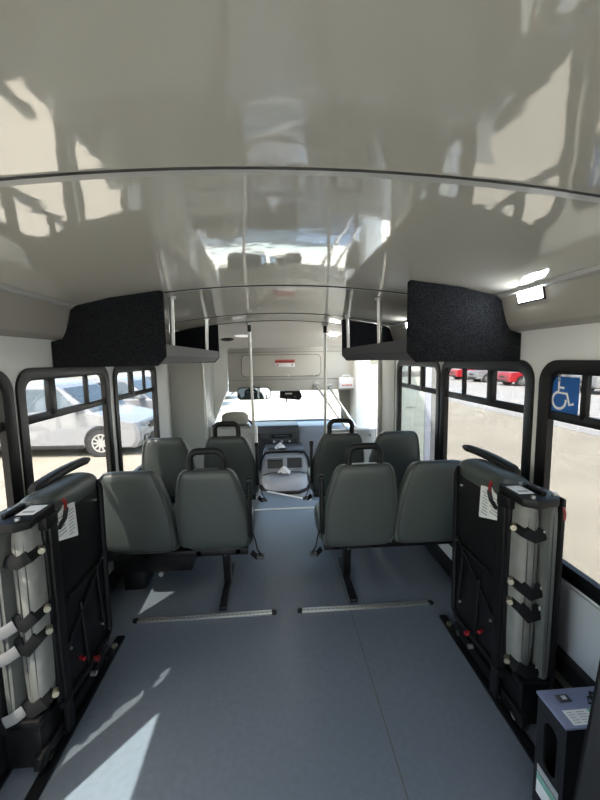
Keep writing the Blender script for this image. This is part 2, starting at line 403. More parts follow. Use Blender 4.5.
# ------------------------------------------------------------------ cab: dash, windshield, driver seat, mirrors
ws = sroot('window_10', (0, 5.9, .3))
o = rrect(-1.09, 1.09, .18, 1.12, .12, 8); i = rrect(-1.04, 1.04, .30, 1.085, .06, 8)
MB().ring(o, i, 5.90, 5.96, 'y').obj('windshield_frame', 'frame', ws)
MB().box(-1.06, 1.06, 5.93, 5.935, .28, 1.09).obj('windshield_pane', 'clear', ws)
for s, nm in ((-1, 'left'), (1, 'right')):
    b = MB(); b.box(*sorted((s * 1.05, s * 1.09)), 4.98 if s > 0 else 4.8, 6.0, -.33, .45); b.box(*sorted((s * 1.05, s * 1.09)), 4.98 if s > 0 else 4.8, 6.0, 1.05, 1.12)
    struct(b.obj('wall_cab_door_' + nm, 'dash_grey'))
    wp = sroot('window_%d' % (11 if s < 0 else 12), (s * 1.07, 5.4, .45))
    MB().box(*sorted((s * 1.068, s * 1.072)), 4.82 if s < 0 else 4.99, 5.95, .45, 1.06).obj('window_pane', 'clear', wp)
    if s < 0: MB().box(*sorted((s * 1.055, s * 1.085)), 5.28, 5.32, .45, 1.05).obj('mullion', 'frame', wp)
# windshield pillars
b = MB(); b.loft([[(-1.04, 5.80, .40), (-.97, 5.78, .40), (-.97, 5.9, .40), (-1.04, 5.9, .40)], [(-1.02, 5.7, .8), (-.93, 5.68, .8), (-.93, 5.9, .8), (-1.02, 5.9, .8)], [(-.95, 5.6, 1.1), (-.80, 5.58, 1.1), (-.80, 5.9, 1.1), (-.95, 5.9, 1.1)]])
struct(b.obj('trim_windshield_pillar_left', 'wall'))
b = MB(); b.loft([[(.93, 4.985, .60), (.97, 4.985, .60), (.97, 5.05, .60), (.93, 5.05, .60)], [(.86, 4.985, .86), (1.05, 4.985, .86), (1.05, 5.05, .86), (.86, 5.05, .86)], [(.83, 4.985, 1.09), (1.05, 4.985, 1.09), (1.05, 5.05, 1.09), (.83, 5.05, 1.09)]])
struct(b.obj('trim_windshield_pillar_right', 'cove'))
dash = root('dashboard', 'dark dashboard with radio and vents under the windshield', 'dashboard', (0, 5.45, -.28))
b = MB(); b.prism([(5.25, -.28), (5.25, .15), (5.20, .46), (5.27, .545), (5.9, .50), (5.9, -.28)], 'x', -.98, .30, .015); b.obj('dash_body', 'dash', dash)
b = MB(); b.prism([(5.28, -.28), (5.26, .15), (5.24, .44), (5.30, .525), (5.9, .49), (5.9, -.28)], 'x', .30, .99, .02); b.obj('glovebox_side', 'dash_grey', dash)
MB().box(-.10, .20, 5.195, 5.215, .385, .435, .004).obj('radio', 'blackm', dash)
MB().box(-.10, .20, 5.19, 5.215, .30, .36, .004).obj('climate_panel', 'ink', dash)
for x in (-.06, .05, .16): MB().cyl((x, 5.19, .33), (x, 5.175, .33), .018).obj('knob', 'dash_grey', dash)
MB().box(-.06, .16, 5.192, 5.2, .40, .42).obj('display', 'car_glass', dash)
for x in (-.20, .25): MB().box(x - .045, x + .045, 5.18, 5.22, .37, .44, .006).obj('air_vent', 'ink', dash)
MB().tube([(-.52 + .19 * math.cos(t * PI / 16), 5.05 + .06 * math.sin(t * PI / 16), .52 + .18 * math.sin(t * PI / 16)) for t in range(32)], .016, 10, closed=True).cyl((-.52, 5.07, .52), (-.52, 5.3, .36), .03).box(-.68, -.36, 5.04, 5.06, .50, .53, .005).obj('steering_wheel', 'blackm', dash)
hd = tag(MB().loft([[(x, y, z) for x, z in rrect(-.95, .95, -.3, h, .15, 4)] for y, h in ((6.05, .50), (6.5, .46), (7.0, .36), (7.25, .2))]).obj('bus_hood', 'white_paint'), 'white front hood of the bus seen through the windshield', 'hood')
ds = root('driver_seat', 'grey driver seat with headrest behind the partition', 'seat', (-.575, 4.5, -.28))
def block(parts, name, m, parent, e=3.5, n=32):
    b = MB(); b.loft([[(p[0], p[1], z) for p in sup(cx, cy, a, bb, e, n)] for (cx, cy, a, bb, z) in parts]); return b.obj(name, m, parent, ang=60)
block([(-.575, 4.75, .22, .22, .12), (-.575, 4.75, .215, .25, .16), (-.575, 4.75, .215, .25, .25), (-.575, 4.75, .22, .2, .28)], 'seat', 'vinyl', ds)
block([(-.575, 4.52, .20, .04, .26), (-.575, 4.50, .25, .07, .32), (-.575, 4.48, .25, .07, .6), (-.575, 4.46, .22, .06, .72), (-.575, 4.46, .12, .03, .76)], 'backrest', 'vinyl', ds)
block([(-.52, 4.46, .13, .04, .72), (-.52, 4.46, .165, .055, .76), (-.52, 4.46, .16, .055, .83), (-.52, 4.46, .12, .045, .865), (-.52, 4.46, .05, .02, .875)], 'headrest', 'cove', ds)
MB().box(-.77, -.43, 4.55, 4.95, -.28, .13, .02).obj('pedestal', 'blackm', ds)
# mirrors
im = root('interior_mirror', 'wide blue-tinted passenger mirror hanging from the header', 'mirror', (-.31, 4.6, .97))
MB().prism(rrect(-.50, -.085, 1.0, 1.155, .05), 'y', 4.60, 4.635, .008).obj('housing', 'frame', im)
MB().prism(rrect(-.49, -.095, 1.01, 1.145, .045), 'y', 4.597, 4.601).obj('mirror_glass', 'mirror', im)
MB().tube([(-.30, 4.63, 1.08), (-.30, 4.72, 1.14), (-.30, 4.752, 1.16)], .012).obj('arm', 'blackm', im)
rm = root('rear_view_mirror', 'small blue-tinted rear view mirror below the black box', 'mirror', (.05, 5.3, .88))
MB().prism(rrect(-.05, .14, .86, .965, .035), 'y', 5.30, 5.33, .006).obj('housing', 'frame', rm)
MB().prism(rrect(-.043, .133, .867, .958, .03), 'y', 5.297, 5.301).obj('mirror_glass', 'mirror', rm)
MB().tube([(.05, 5.33, .93), (.06, 5.5, 1.02), (.07, 5.6, 1.09)], .01).obj('stem', 'blackm', rm)
cb = root('camera_box', 'black camera box with pale label under the header', 'camera', (.19, 4.9, .98))
MB().prism([(.03, .985), (.29, .955), (.325, 1.0), (.30, 1.075), (.03, 1.07)], 'y', 4.84, 4.98, .008).obj('case', 'blackm', cb)
MB().box(.10, .12, 4.88, 4.94, 1.06, 1.092).obj('bracket', 'blackm', cb)
MB().box(.10, .19, 4.836, 4.84, 1.035, 1.055).obj('label_plate', 'paper', cb)
MB().cyl((.23, 4.84, 1.0), (.23, 4.825, 1.0), .018).obj('lens', 'ink', cb)
# engine cover console
ec = root('engine_cover', 'grey engine cover console between the cab seats', 'console', (.08, 4.85, -.28))
b = MB(); L = []
for z, x0, x1, y0 in ((-.28, -.27, .42, 4.60), (-.10, -.262, .412, 4.605), (.10, -.235, .385, 4.62), (.21, -.215, .365, 4.635), (.26, -.20, .35, 4.655), (.285, -.17, .32, 4.69)): L.append([(x, y, z) for x, y in rrect(x0, x1, y0, 5.16, .05, 5)])
b.loft(L); b.obj('cover_body', 'console', ec, ang=50)
b = MB(); L = []
for y, a_, z1 in ((4.36, .12, -.20), (4.39, .20, -.115), (4.45, .255, -.035), (4.53, .285, .03), (4.62, .295, .05)): L.append([(.075 + p, y, q) for p, q in rrect(-a_, a_, -.28, z1, min(.09, (z1 + .28) * .48), 6)])
b.loft(L); b.obj('front_bulge', 'console', ec, ang=60)
MB().prism(rrect(-.15, .045, .115, .215, .015), 'y', 4.595, 4.66).obj('storage_bin', 'ink', ec)
MB().prism(rrect(.10, .285, .115, .245, .015), 'y', 4.60, 4.66).obj('storage_bin', 'ink', ec)
b = MB(); b.ring(rrect(-.17, .305, .095, .262, .03), rrect(-.152, .29, .112, .248, .02), 4.59, 4.64, 'y'); b.box(.045, .10, 4.592, 4.65, .10, .255, .004); b.obj('bin_frame', 'console', ec)
MB().tube([(-.215, 4.60, .03), (-.12, 4.585, .062), (.08, 4.575, .07), (.27, 4.585, .062), (.365, 4.60, .03)], .006, 8).obj('seam_line', 'dash', ec)
MB().tube([(-.255, 4.63, .06), (-.225, 4.64, .22), (-.18, 4.66, .295), (-.10, 4.67, .31), (.24, 4.67, .31), (.33, 4.66, .295), (.375, 4.64, .22), (.405, 4.63, .06)], .016, 10).obj('rim_seal', 'blackm', ec)
MB().box(-.19, .34, 4.70, 5.10, .275, .32, .02).obj('top_tray', 'dash', ec)
for x in (-.10, .05): MB().tube([(x + .045 * math.cos(i * PI / 10), 4.78 + .045 * math.sin(i * PI / 10), .324) for i in range(20)], .007, 8, closed=True).obj('cup_holder', 'blackm', ec)
MB().tube([(-.235, 4.56, -.10), (-.19, 4.45, -.12), (-.08, 4.375, -.13), (.23, 4.375, -.13), (.34, 4.45, -.12), (.385, 4.56, -.10)], .022, 10).obj('base_seal', 'black', ec)
def tissue(name, label, x, y, z, w, h, seed):
    random.seed(seed); b = MB(); n = 9; V = []
    for j in range(n):
        for i in range(n):
            u, v = i / (n - 1) - .5, j / (n - 1) - .5
            V.append(b.bm.verts.new((x + u * w * (1 - .3 * abs(v)) + random.uniform(-.006, .006), y + v * w * .5 + random.uniform(-.01, .01), z + h * (1 - 2 * max(abs(u), abs(v))) + random.uniform(-.01, .012))))
    for j in range(n - 1):
        for i in range(n - 1): b.bm.faces.new((V[j * n + i], V[j * n + i + 1], V[j * n + n + i + 1], V[j * n + n + i]))
    return tag(b.obj(name, 'tissue', ang=20), label, 'tissue', 'tissues on the engine cover')
tissue('paper_tissue', 'crumpled white tissue lying on top of the engine cover tray', .02, 4.79, .335, .15, .07, 3)
tissue('paper_tissue', 'crumpled white tissue spilling out of the engine cover bin', .06, 4.56, .075, .17, .08, 5)
cup = root('paper_cup', 'white cup in a dark holder left of the engine cover', 'cup', (-.312, 4.62, -.28))
MB().cyl((-.312, 4.62, .002), (-.312, 4.62, .13), .032, .042, 20).obj('cup_body', 'tissue', cup)
MB().box(-.347, -.277, 4.58, 4.68, -.28, .0, .008).obj('holder', 'dash', cup)

# ------------------------------------------------------------------ overhead racks
def rack(s, label, y0, y1, xo, posts):
    r_ = root('overhead_rack', label, 'luggage rack', (s * .87, (y0 + y1) / 2, 1.48), 'overhead luggage racks')
    X = lambda x: s * x
    b = MB(); prof = [(xo, 1.585), (xo, 1.525), (xo + .042, 1.482), (1.145, 1.482), (1.145, 1.545), (xo + .05, 1.575)]
    b.prism([(X(x), z) for x, z in prof], 'y', y0 + .02, y1 - .02); b.obj('shelf', 'carpet_lit' if s < 0 else 'carpet_dark', r_)
    for y, d in ((y0, 1), (y1 - .028, 0)):
        pr = [(xo - .004, 1.522), (xo + .04, 1.474), (1.146, 1.474), (1.146, 1.604), (1.085, 1.612), (1.064, 1.65), (1.040, 1.758), (1.014, 1.780), (.85, zc(.85) - .003), (xo + .004, zc(xo) - .003), (xo - .004, zc(xo) - .010)]
        b = MB(); b.prism([(X(x), z) for x, z in pr], 'y', y, y + .028, .005); b.obj('end_panel', 'carpet', r_)
    for y, tz in posts:
        rp = MB(); rp.cyl((X(xo + .025), y, 1.57), (X(xo + .012), y - .02, zc(xo) + .003), .0145); rp = rp.obj('post', 'alu', r_)
        MB().cyl((X(xo + .012), y - .02, zc(xo) - .012), (X(xo + .012), y - .02, zc(xo) + .002), .026).obj('post_flange', 'alu_dull', rp)
    return r_
rack(-1, 'carpeted overhead rack on the left with grey shelf brightened as lit', 1.95, 3.84, .592, ((2.20, 0), (3.30, 0)))
rack(1, 'carpeted overhead rack on the right with dark grey shelf', 1.71, 3.42, .597, ((2.28, 0), (3.25, 0)))
# LED lights on the right cove, plus an added one on the left
def led(s, label, y, z=1.737):
    r_ = root('interior_light', label, 'light', (s * 1.06, y, z - .01), 'lights on the coves')
    n = Vector((-s * .975, 0, -.205)).normalized(); t = Vector((-s * .205, 0, .975))
    c = Vector((s * 1.049, y, z + .022)); a = Vector((0, 1, 0))
    def slab(hw, hh, d0, d1): 
        L = []
        for d in (d0, d1): L.append([c + n * d + a * hw * i + t * hh * j for i, j in ((-1, -1), (1, -1), (1, 1), (-1, 1))])
        b = MB(); b.loft(L); return b
    slab(.080, .037, -.006, .010).obj('bezel', 'frame', r_)
    slab(.070, .029, .009, .014).obj('lens', 'lamp', r_)
led(1, 'bright white rectangular light on right cove nearer than rack', 1.52)
led(1, 'bright white rectangular light on right cove above the rack shelf', 2.9)

led(-1, 'added unseen light on left cove behind the rack end panel', 2.75)  # added out of view to brighten the front cap and bulkhead
# ------------------------------------------------------------------ double seats
def seat_pair(s, label, yb, ca, cw, hw, zb=.36, group='grey double seats', heater=False):
    """ca, cw: |x| of aisle and window backrest centres; yb: rear face of the backrests at the bottom"""
    r_ = root('double_seat', label, 'seat', (s * (ca + cw) / 2, yb + .25, 0), group)
    for c, w, nm in ((ca, hw, 'aisle'), (cw, hw, 'window')):
        x = s * c; T = .052
        prof = [(zb, .80, .70), (zb + .015, .95, .92), (zb + .06, 1.0, 1.), (.55, 1.0, 1.05), (.66, .97, 1.05), (.74, .90, 1.), (.80, .83, .97), (.835, .78, .92), (.862, .715, .80), (.877, .64, .58), (.884, .50, .3)]
        b = MB(); L = []
        for z, fw, ft in prof:
            yy = yb + T - (z - .35) * .13
            # back face nearly flat, front face bolstered
            L.append([(p[0] + s * .030 * max(0, z - .45) / .43, p[1], z) for p in sup(x, yy, w * fw, T * ft, 4.2, 44)])
        b.loft(L); br = b.obj('backrest', 'vinyl', r_, ang=75)
        # piping seam following the rear edge of the back shell
        pts = []
        for z, fw, ft in prof[1:-1]: pts.append((x + s * .030 * max(0, z - .45) / .43 - w * fw * .90, yb - (z - .35) * .13 - .0 + T * (1 - ft) + .004, z))
        for z, fw, ft in reversed(prof[1:-1]): pts.append((x + s * .030 * max(0, z - .45) / .43 + w * fw * .90, yb - (z - .35) * .13 + T * (1 - ft) + .004, z))
        MB().tube(pts, .0035, 6).obj('piping', 'stitch', br)
        b = MB(); cy = yb + .31
        b.loft([[(p[0], p[1], z) for p in sup(x, cy, w * f, .235 * f, 5, 40)] for z, f in ((.335, .92), (.35, .985), (.40, 1.), (.435, .985), (.452, .93), (.458, .8))])
        b.obj('seat_cushion', 'vinyl', r_, ang=75)
    # top grab handle on the aisle backrest
    x = s * (ca + .026); yt = yb + .052 - .52 * .13; z0 = .85; h = .138; w = .093
    pts = [(x - w, yt, z0), (x - w, yt, z0 + .06)]
    for k in range(7): a = PI - k * PI / 12; pts.append((x - w + .045 + .045 * math.cos(a), yt - .006, z0 + h - .045 + .045 * math.sin(a)))
    for k in range(7): a = PI / 2 - k * PI / 12; pts.append((x + w - .045 + .045 * math.cos(a), yt - .006, z0 + h - .045 + .045 * math.sin(a)))
    pts += [(x + w, yt, z0 + .06), (x + w, yt, z0)]
    MB().tube(pts, .0195, 12).obj('grab_handle', 'black', r_)
    # folded-up aisle armrest with its pivot
    xa = s * (ca - hw + .004)
    ar = MB().box(xa - .012, xa + .012, yb - .03, yb + .03, .46, .80, .012, 3).obj('armrest', 'black', r_)
    MB().cyl((xa - .016, yb + .0, .80), (xa + .016, yb + .0, .80), .02).obj('pivot', 'blackm', ar)
    # frame, pedestal
    b = MB(); b.box(*sorted((s * (ca - hw + .03), s * 1.14)), yb + .10, yb + .14, .295, .335, .004); b.box(*sorted((s * (ca - hw + .03), s * 1.14)), yb + .43, yb + .47, .295, .335, .004)
    for q in (ca - .12, ca + .12, cw): b.box(s * q - .015, s * q + .015, yb + .10, yb + .47, .297, .33)
    b.obj('seat_frame', 'blackm', r_)
    xl = s * (ca - .03)
    lg = MB().prism([(yb + .17, .30), (yb + .27, .30), (yb + .30, .028), (yb + .23, .028)], 'x', xl - .022, xl + .022, .004).obj('leg', 'blackm', r_)
    MB().cyl((xl, yb + .185, .26), (xl, yb + .175, .26), .009).obj('bolt', 'alu', lg)
    MB().box(xl - .022, xl + .022, yb - .01, yb + .48, .004, .03, .004).obj('foot', 'blackm', r_)
    # lap belt hanging on the aisle side
    xb = s * (ca - hw - .005)
    sb = MB(); sb.tube([(xb, yb + .06, .45), (xb - s * .016, yb + .03, .42), (xb - s * .026, yb + .02, .37), (xb - s * .05, yb + .02, .33), (xb - s * .02, yb + .03, .315), (xb + s * .01, yb + .05, .335)], (.004, .021), 10, flat=(1, 0, 0)); sb = sb.obj('seat_belt', 'strap', r_)
    MB().box(xb - s * .045 - .022, xb - s * .045 + .022, yb + .0, yb + .045, .312, .33, .004).obj('buckle', 'dash', sb)
    # window side mounting bracket
    MB().box(*sorted((s * 1.11, s * 1.149)), yb + .12, yb + .46, .24, .33, .004).obj('wall_bracket', 'blackm', r_)
    return r_
seat_pair(-1, 'grey double seat on the left nearest the stowed wheelchair-area seats', 2.10, .405, .838, .212, .395)
seat_pair(1, 'grey double seat on the right nearest the stowed wheelchair-area seats', 2.10, .452, .893, .228)
seat_pair(-1, 'grey double seat on the left just behind the driver partition', 3.0, .405, .90, .215, .395)
seat_pair(1, 'grey double seat on the right just behind the entry partition', 3.0, .475, .955, .222)
ht = root('floor_heater', 'black floor heater box under the nearer left double seat', 'heater', (-.86, 2.5, 0))
MB().box(-1.10, -.60, 2.33, 2.62, .13, .29, .01).obj('housing', 'blackm', ht)
MB().box(-1.05, -.92, 2.36, 2.60, 0, .13, .004).obj('base', 'blackm', ht)
MB().cyl((-.80, 2.34, .12), (-.80, 2.32, .12), .015).obj('hose_clamp', 'alu', ht)

# ------------------------------------------------------------------ floor tracks
def ltrack(label, x0, x1):
    y = 2.052; r_ = root('floor_track', label, 'floor track', ((x0 + x1) / 2, y, 0), 'aluminium floor tracks across the aisle')
    b = MB()
    for a, c in ((y - .017, y - .006), (y + .006, y + .017)): b.box(x0 + .02, x1 - .02, a, c, 0, .010, .001)
    b.box(x0 + .02, x1 - .02, y - .017, y + .017, 0, .003); b.obj('rail', 'alu', r_)
    b = MB(); x = x0 + .035
    while x < x1 - .035: b.cyl((x, y, .003), (x, y, .0036), .009, n=12); x += .0254
    b.obj('slot_holes', 'ink', r_)
    for x, d in ((x0, 1), (x1, -1)): MB().prism([(x, y - .01), (x + d * .025, y - .02), (x + d * .03, y), (x + d * .025, y + .02), (x, y + .01)][::d], 'z', 0, .011).obj('end_cap', 'black', r_)
ltrack('silver slotted floor track across the left side of the aisle', -.885, -.055)
ltrack('silver slotted floor track across the right side of the aisle', .07, .90)
for s, nm in ((-1, 'left'), (1, 'right')):
    for x0, x1, y1, lab in ((.882, .926, 1.93, 'black floor rail at the aisle edge under the %s stowed seat'), (1.035, 1.075, 1.40, 'black floor rail nearer the wall under the %s stowed seat')):
        r_ = root('floor_rail', lab % nm, 'floor rail', (s * (x0 + x1) / 2, 1.2, 0), 'black floor rails')
        MB().box(*sorted((s * x0, s * x1)), .35, y1, 0, .014, .003).obj('rail', 'blackm', r_)
        b = MB(); 
        for y in (y1 - .08,): b.cyl((s * (x0 + x1) / 2, y, .012), (s * (x0 + x1) / 2, y, .024), .014, n=12)
        b.obj('bolt', 'zinc', r_)

# ------------------------------------------------------------------ stowed fold-away seats
def foldaway(s, label):
    r_ = root('foldaway_seat', label, 'foldaway seat', (s * .93, 1.5, 0), 'stowed fold-away seats')
    X = lambda a, c: sorted((s * a, s * c))
    # seat pan: black steel tray facing the aisle, with rim and ribs
    pan = MB(); pan.prism([(1.27, .27), (1.64, .24), (1.672, .27), (1.684, .955), (1.65, .985), (1.27, .95)], 'x', *X(.832, .848), .004)
    pan = pan.obj('seat_pan', 'blackm', r_)
    MB().tube([(s * .828, 1.27, .26), (s * .828, 1.62, .235), (s * .828, 1.657, .26), (s * .828, 1.669, .94), (s * .828, 1.65, .975)], .012, 8).obj('pan_rim', 'blackm', pan)
    for p, q in (((1.64, .64), (1.30, .42)), ((1.61, .30), (1.58, .62)), ((1.46, .27), (1.44, .55)), ((1.58, .62), (1.36, .62))):
        MB().tube([(s * .826, *p), (s * .826, *q)], .007, 8).obj('brace', 'blackm', pan)
    MB().box(*X(.822, .838), 1.285, 1.33, .13, .955, .004).obj('hinge_post', 'blackm', r_)
    # cushions stacked toward the wall
    def cushion(xa, xb, y0, y1, z0, z1, name, m, taper=0):
        b = MB(); cx, hx = (xa + xb) / 2, (xb - xa) / 2; L = []
        n = 16
        for k in range(n + 1):
            t = k / n; y = y0 + (y1 - y0) * t
            e = 1 - max(0, (abs(t - .5) - .40) / .1) ** 2 * .28
            hz = (z1 - z0) / 2 * (1 - max(0, (t - .72) / .28) ** 2 * .07); cz = (z0 + z1) / 2 + (.012 * math.sin(t * PI))
            L.append([(s * p[0], y, p[1]) for p in sup(cx, cz, hx * e, hz * (1 - (1 - e) * .25), 5., 40)])
        b.loft(L); return b.obj(name, m, r_, ang=75)
    c1 = cushion(.842, .916, 1.21, 1.655, .30, .985, 'seat_cushion', 'vinyl_light')
    c2 = cushion(.918, .957, 1.18, 1.665, .28, 1.0, 'backrest_cushion', 'vinyl_mid')
    for x in (.866, .893): MB().tube([(s * x, 1.212, .36), (s * x, 1.208, .65), (s * x, 1.212, .92)], .0022, 6).obj('stitching', 'stitch', c1)
    MB().tube([(s * .936, 1.181, .34), (s * .936, 1.177, .65), (s * .936, 1.181, .94)], .0022, 6).obj('stitching', 'stitch', c2)
    # dark back shell next to the wall
    MB().box(*X(.958, .972), 1.17, 1.66, .26, 1.0, .006).obj('back_shell', 'black', r_)
    # upholstered crown bridging both cushions (the seat's side edge, facing up)
    b = MB(); L = []
    for k in range(17):
        t = k / 16; y = 1.30 + .390 * t
        e = (1 - (2 * t - 1) ** 6) ** .5 if 0 < k < 16 else .12
        L.append([(s * p[0], y, p[1]) for p in sup(.898, .972 - .006 * t, .070 * (.6 + .4 * e), .052 * e + .006, 2.6, 32)])
    b.loft(L); b.obj('upholstered_side', 'vinyl', r_, ang=75)
    MB().tube([(s * .838, 1.31, .975), (s * .834, 1.5, .982), (s * .836, 1.61, .972), (s * .845, 1.655, .95)], .006, 8).obj('piping', 'vinyl', r_)
    # hinge plate on the rear end, with sticker and bolts
    hp = MB().prism([(s * .815, 1.18), (s * .83, 1.34), (s * .90, 1.36), (s * .965, 1.30), (s * .972, 1.21), (s * .94, 1.165), (s * .85, 1.15)][::(1 if s > 0 else -1)], 'z', .975, 1.005, .005).obj('hinge_plate', 'blackm', r_)
    MB().box(*X(.832, .888), 1.22, 1.30, 1.0055, 1.007).obj('sticker', 'paper', hp)
    MB().box(*X(.842, .878), 1.235, 1.25, 1.0071, 1.0076).obj('print', 'ink_soft', hp)
    for x, y in ((.855, 1.18), (.95, 1.20), (.93, 1.26), (.905, 1.32)): MB().cyl((s * x, y, 1.004), (s * x, y, 1.013), .008, n=12).obj('bolt', 'alu', hp)
    MB().box(*X(.905, .92), 1.20, 1.30, 1.005, 1.018, .003).obj('latch_bar', 'blackm', hp)
    MB().box(*X(.818, .846), 1.26, 1.33, .93, .975, .004).obj('latch_block', 'blackm', r_)
    # armrest lying on top
    ar = MB(); L = []
    for t in range(13):
        u = t / 12; y = 1.40 + .43 * u; z = 1.024 + .012 * math.sin(u * PI) + .004 * u; w = .026 - .009 * u
        if t in (0, 12): w *= .55
        L.append([(s * p[0], y, p[1]) for p in sup(.948, z, w, .018 if 0 < t < 12 else .010, 3, 20)])
    ar.loft(L); ar.obj('armrest', 'black', r_, ang=70)
    MB().box(*X(.94, .955), 1.41, 1.49, .99, 1.04, .004).obj('armrest_bracket', 'blackm', r_)
    # straps round the rolled ends, each with its bolt
    for z, lean in ((.865, 0), (.655, .01), (.575, .02), (.335, .0)):
        st = MB(); st.tube([(s * .84, 1.245, z + .012), (s * .850, 1.205, z + .004), (s * .880, 1.194, z - .012 - lean), (s * .908, 1.198, z - .006 - lean), (s * .918, 1.205, z + .008)], (.004, .022), 10, flat=(0, 1, .0))
        st = st.obj('strap', 'strap', r_)
        MB().cyl((s * .836, 1.25, z + .01), (s * .822, 1.228, z + .01), .0105, n=16).obj('bolt', 'zinc', st)
        if s < 0 and z < .8: MB().tube([(s * .905, 1.190, z - .004 - lean), (s * .925, 1.172, z - .012 - lean), (s * .955, 1.166, z - .022 - lean)], (.003, .020), 8, flat=(0, 1, 0)).obj('webbing_end', 'strap_grey', st)
        if s > 0: MB().box(s * .918 - .004, s * .918 + .004, 1.197, 1.209, z - .008, z + .008, .002).obj('strap_clip', 'alu_dull', st)
    # instruction card screwed to the pan
    cy0, cy1 = (1.32, 1.462)
    pc = MB().prism([(cy0, .860), (cy0 + .004, .945), (cy0 + .05, .962), (cy0 + .056, .990 - .015), (cy1 - .004, .955), (cy1 + .004, .82), (cy1, .815)], 'x', *X(.8285, .8315)).obj('instruction_card', 'paper', r_)
    b = MB()
    for j in range(9):
        z = .935 - j * .013
        for y0, y1 in ((cy1 - .055, cy1 - .012), (cy1 - .125, cy1 - .068)):
            zz = z
            if zz < .822 + (cy1 - y0) / .142 * .045: continue
            b.box(*X(.8278, .8284), max(y0, cy0 + .006), y1 - random.uniform(0, .015), zz - .0022, zz + .0022)
    b.obj('print', 'ink_soft', pc)
    MB().tube([(s * .822, 1.385, .955), (s * .818, 1.38, .985), (s * .822, 1.372, 1.0)], (.003, .010), 8, flat=(1, 0, 0)).obj('pull_tab', 'red', r_)
    MB().tube([(s * .822, 1.39, .96), (s * .822, 1.375, .925), (s * .822, 1.335, .905)], .008, 8).obj('release_cable', 'black', r_)
    MB().cyl((s * .83, 1.50, .245), (s * .805, 1.50, .245), .011, n=14).obj('release_knob', 'red', r_)
    MB().cyl((s * .83, 1.475, .20), (s * .808, 1.475, .20), .010, n=14).obj('spacer', 'alu', r_)
    MB().cyl((s * .83, 1.41, .33), (s * .81, 1.40, .33), .008, n=14).obj('release_knob', 'red', r_)
    if s > 0: MB().tube([(s * .955, 1.163, .975), (s * .957, 1.158, .955), (s * .955, 1.156, .930)], (.002, .005), 8, flat=(0, 1, 0)).obj('pull_tab', 'red', r_)
    # floor stand (reaches the floor once the whole seat stands at its full size)
    MB().box(*X(.86, 1.0), 1.19, 1.31, .108, .26, .008).obj('base_block', 'blackm', r_)
    MB().box(*X(.86, 1.0), 1.56, 1.65, .108, .26, .008).obj('base_block', 'blackm', r_)
    MB().box(*X(.845, .875), 1.16, 1.67, .125, .175, .004).obj('base_rail', 'blackm', r_)
    MB().box(*X(.975, 1.0), 1.16, 1.67, .125, .27, .004).obj('base_rail', 'blackm', r_)
    MB().box(*X(.85, .97), 1.175, 1.24, .27, .30, .006).obj('lower_shelf', 'blackm', r_)
    for y in (1.21, 1.30, 1.64): MB().cyl((s * .859, y, .135), (s * .845, y, .135), .015, n=14).obj('floor_bolt', 'zinc' if s < 0 else 'alu_dull', r_)
    for y, z in ((1.62, .90), (1.64, .62), (1.60, .33), (1.35, .42)): MB().cyl((s * .832, y, z), (s * .824, y, z), .006, n=10).obj('rivet', 'alu', pan)
    r_.scale = (1.066, 1.066, 1.066); r_.location = (s * .991, 1.60, -.099)
    return r_
foldaway(-1, 'stowed grey and black fold-away seat strapped upright against left wall')
foldaway(1, 'stowed grey and black fold-away seat strapped upright against right wall')

# ------------------------------------------------------------------ dark storage box and panel, lower right
bx = root('restraint_box', 'dark steel storage box with white and green label at lower right', 'box', (.915, .985, 0))
b = MB(); b.box(.806, .812, .925, .952, 0, .395); b.box(.806, .812, 1.018, 1.045, 0, .395); b.box(.806, .812, .952, 1.018, 0, .16); b.box(.806, .812, .952, 1.018, .345, .395)
b.box(.812, 1.03, .925, .931, 0, .395); b.box(.812, 1.03, 1.039, 1.045, 0, .395); b.box(1.024, 1.03, .931, 1.039, 0, .395); b.box(.812, 1.024, .931, 1.039, .0, .01)
b.obj('body', 'box', bx, smooth=False)
MB().ring(rrect(.945, 1.025, .155, .352, .005, 6), rrect(.957, 1.012, .17, .34, .027, 6), .8055, .812).obj('slot_rim', 'box', bx)
MB().box(.80, 1.034, .921, 1.049, .393, .402, .003).obj('lid', 'box_top', bx)
lb = MB().box(.83, .93, .928, .975, .402, .4028).obj('label_sheet', 'paper', bx)
MB().box(.908, .93, .928, .975, .4028, .4032).obj('green_band', 'green_ink', lb)
b = MB()
for j in range(5):
    for x0, x1 in ((.838, .862), (.868, .90)): b.box(x0, x1 - random.uniform(0, .008), .934 + j * .008, .936 + j * .008, .4028, .4032)
b.obj('print', 'ink_soft', lb)
lt = MB().box(.845, .885, 1.0, 1.025, .402, .406, .001).obj('latch', 'ink', bx); MB().box(.858, .873, 1.006, 1.018, .406, .409, .001).obj('latch_button', 'alu', lt)
MB().tube([(.95, 1.0, .404), (.96, 1.02, .41), (.985, 1.01, .408), (.985, .99, .41), (1.0, .985, .404)], .004, 8).obj('clip', 'black', bx)
MB().tube([(.93, .99, .404), (.945, 1.01, .404), (.975, 1.012, .404), (.965, .985, .404)], .003, 8, closed=True).obj('clip', 'black', bx)
lb2 = MB().box(.8052, .806, .94, 1.03, .05, .125).obj('label_sheet', 'paper', bx)
MB().box(.8047, .8052, .94, 1.03, .10, .125).obj('green_band', 'green_ink', lb2)
MB().box(.8052, .806, .94, 1.03, .13, .155).obj('hazard_strip', 'ink_soft', bx)
b = MB(); b.loft([[(x0, y0, z), (x0 + .125, y1, z), (1.10, y1, z), (1.10, y0, z)] for z, x0, y0, y1 in ((0, .69, .80, .91), (.37, .727, .80, .91), (.74, .766, .80, .91), (.86, .79, .80, .91))])
bmesh.ops.bevel(b.bm, geom=list(b.bm.edges), offset=.008, segments=2, affect='EDGES')
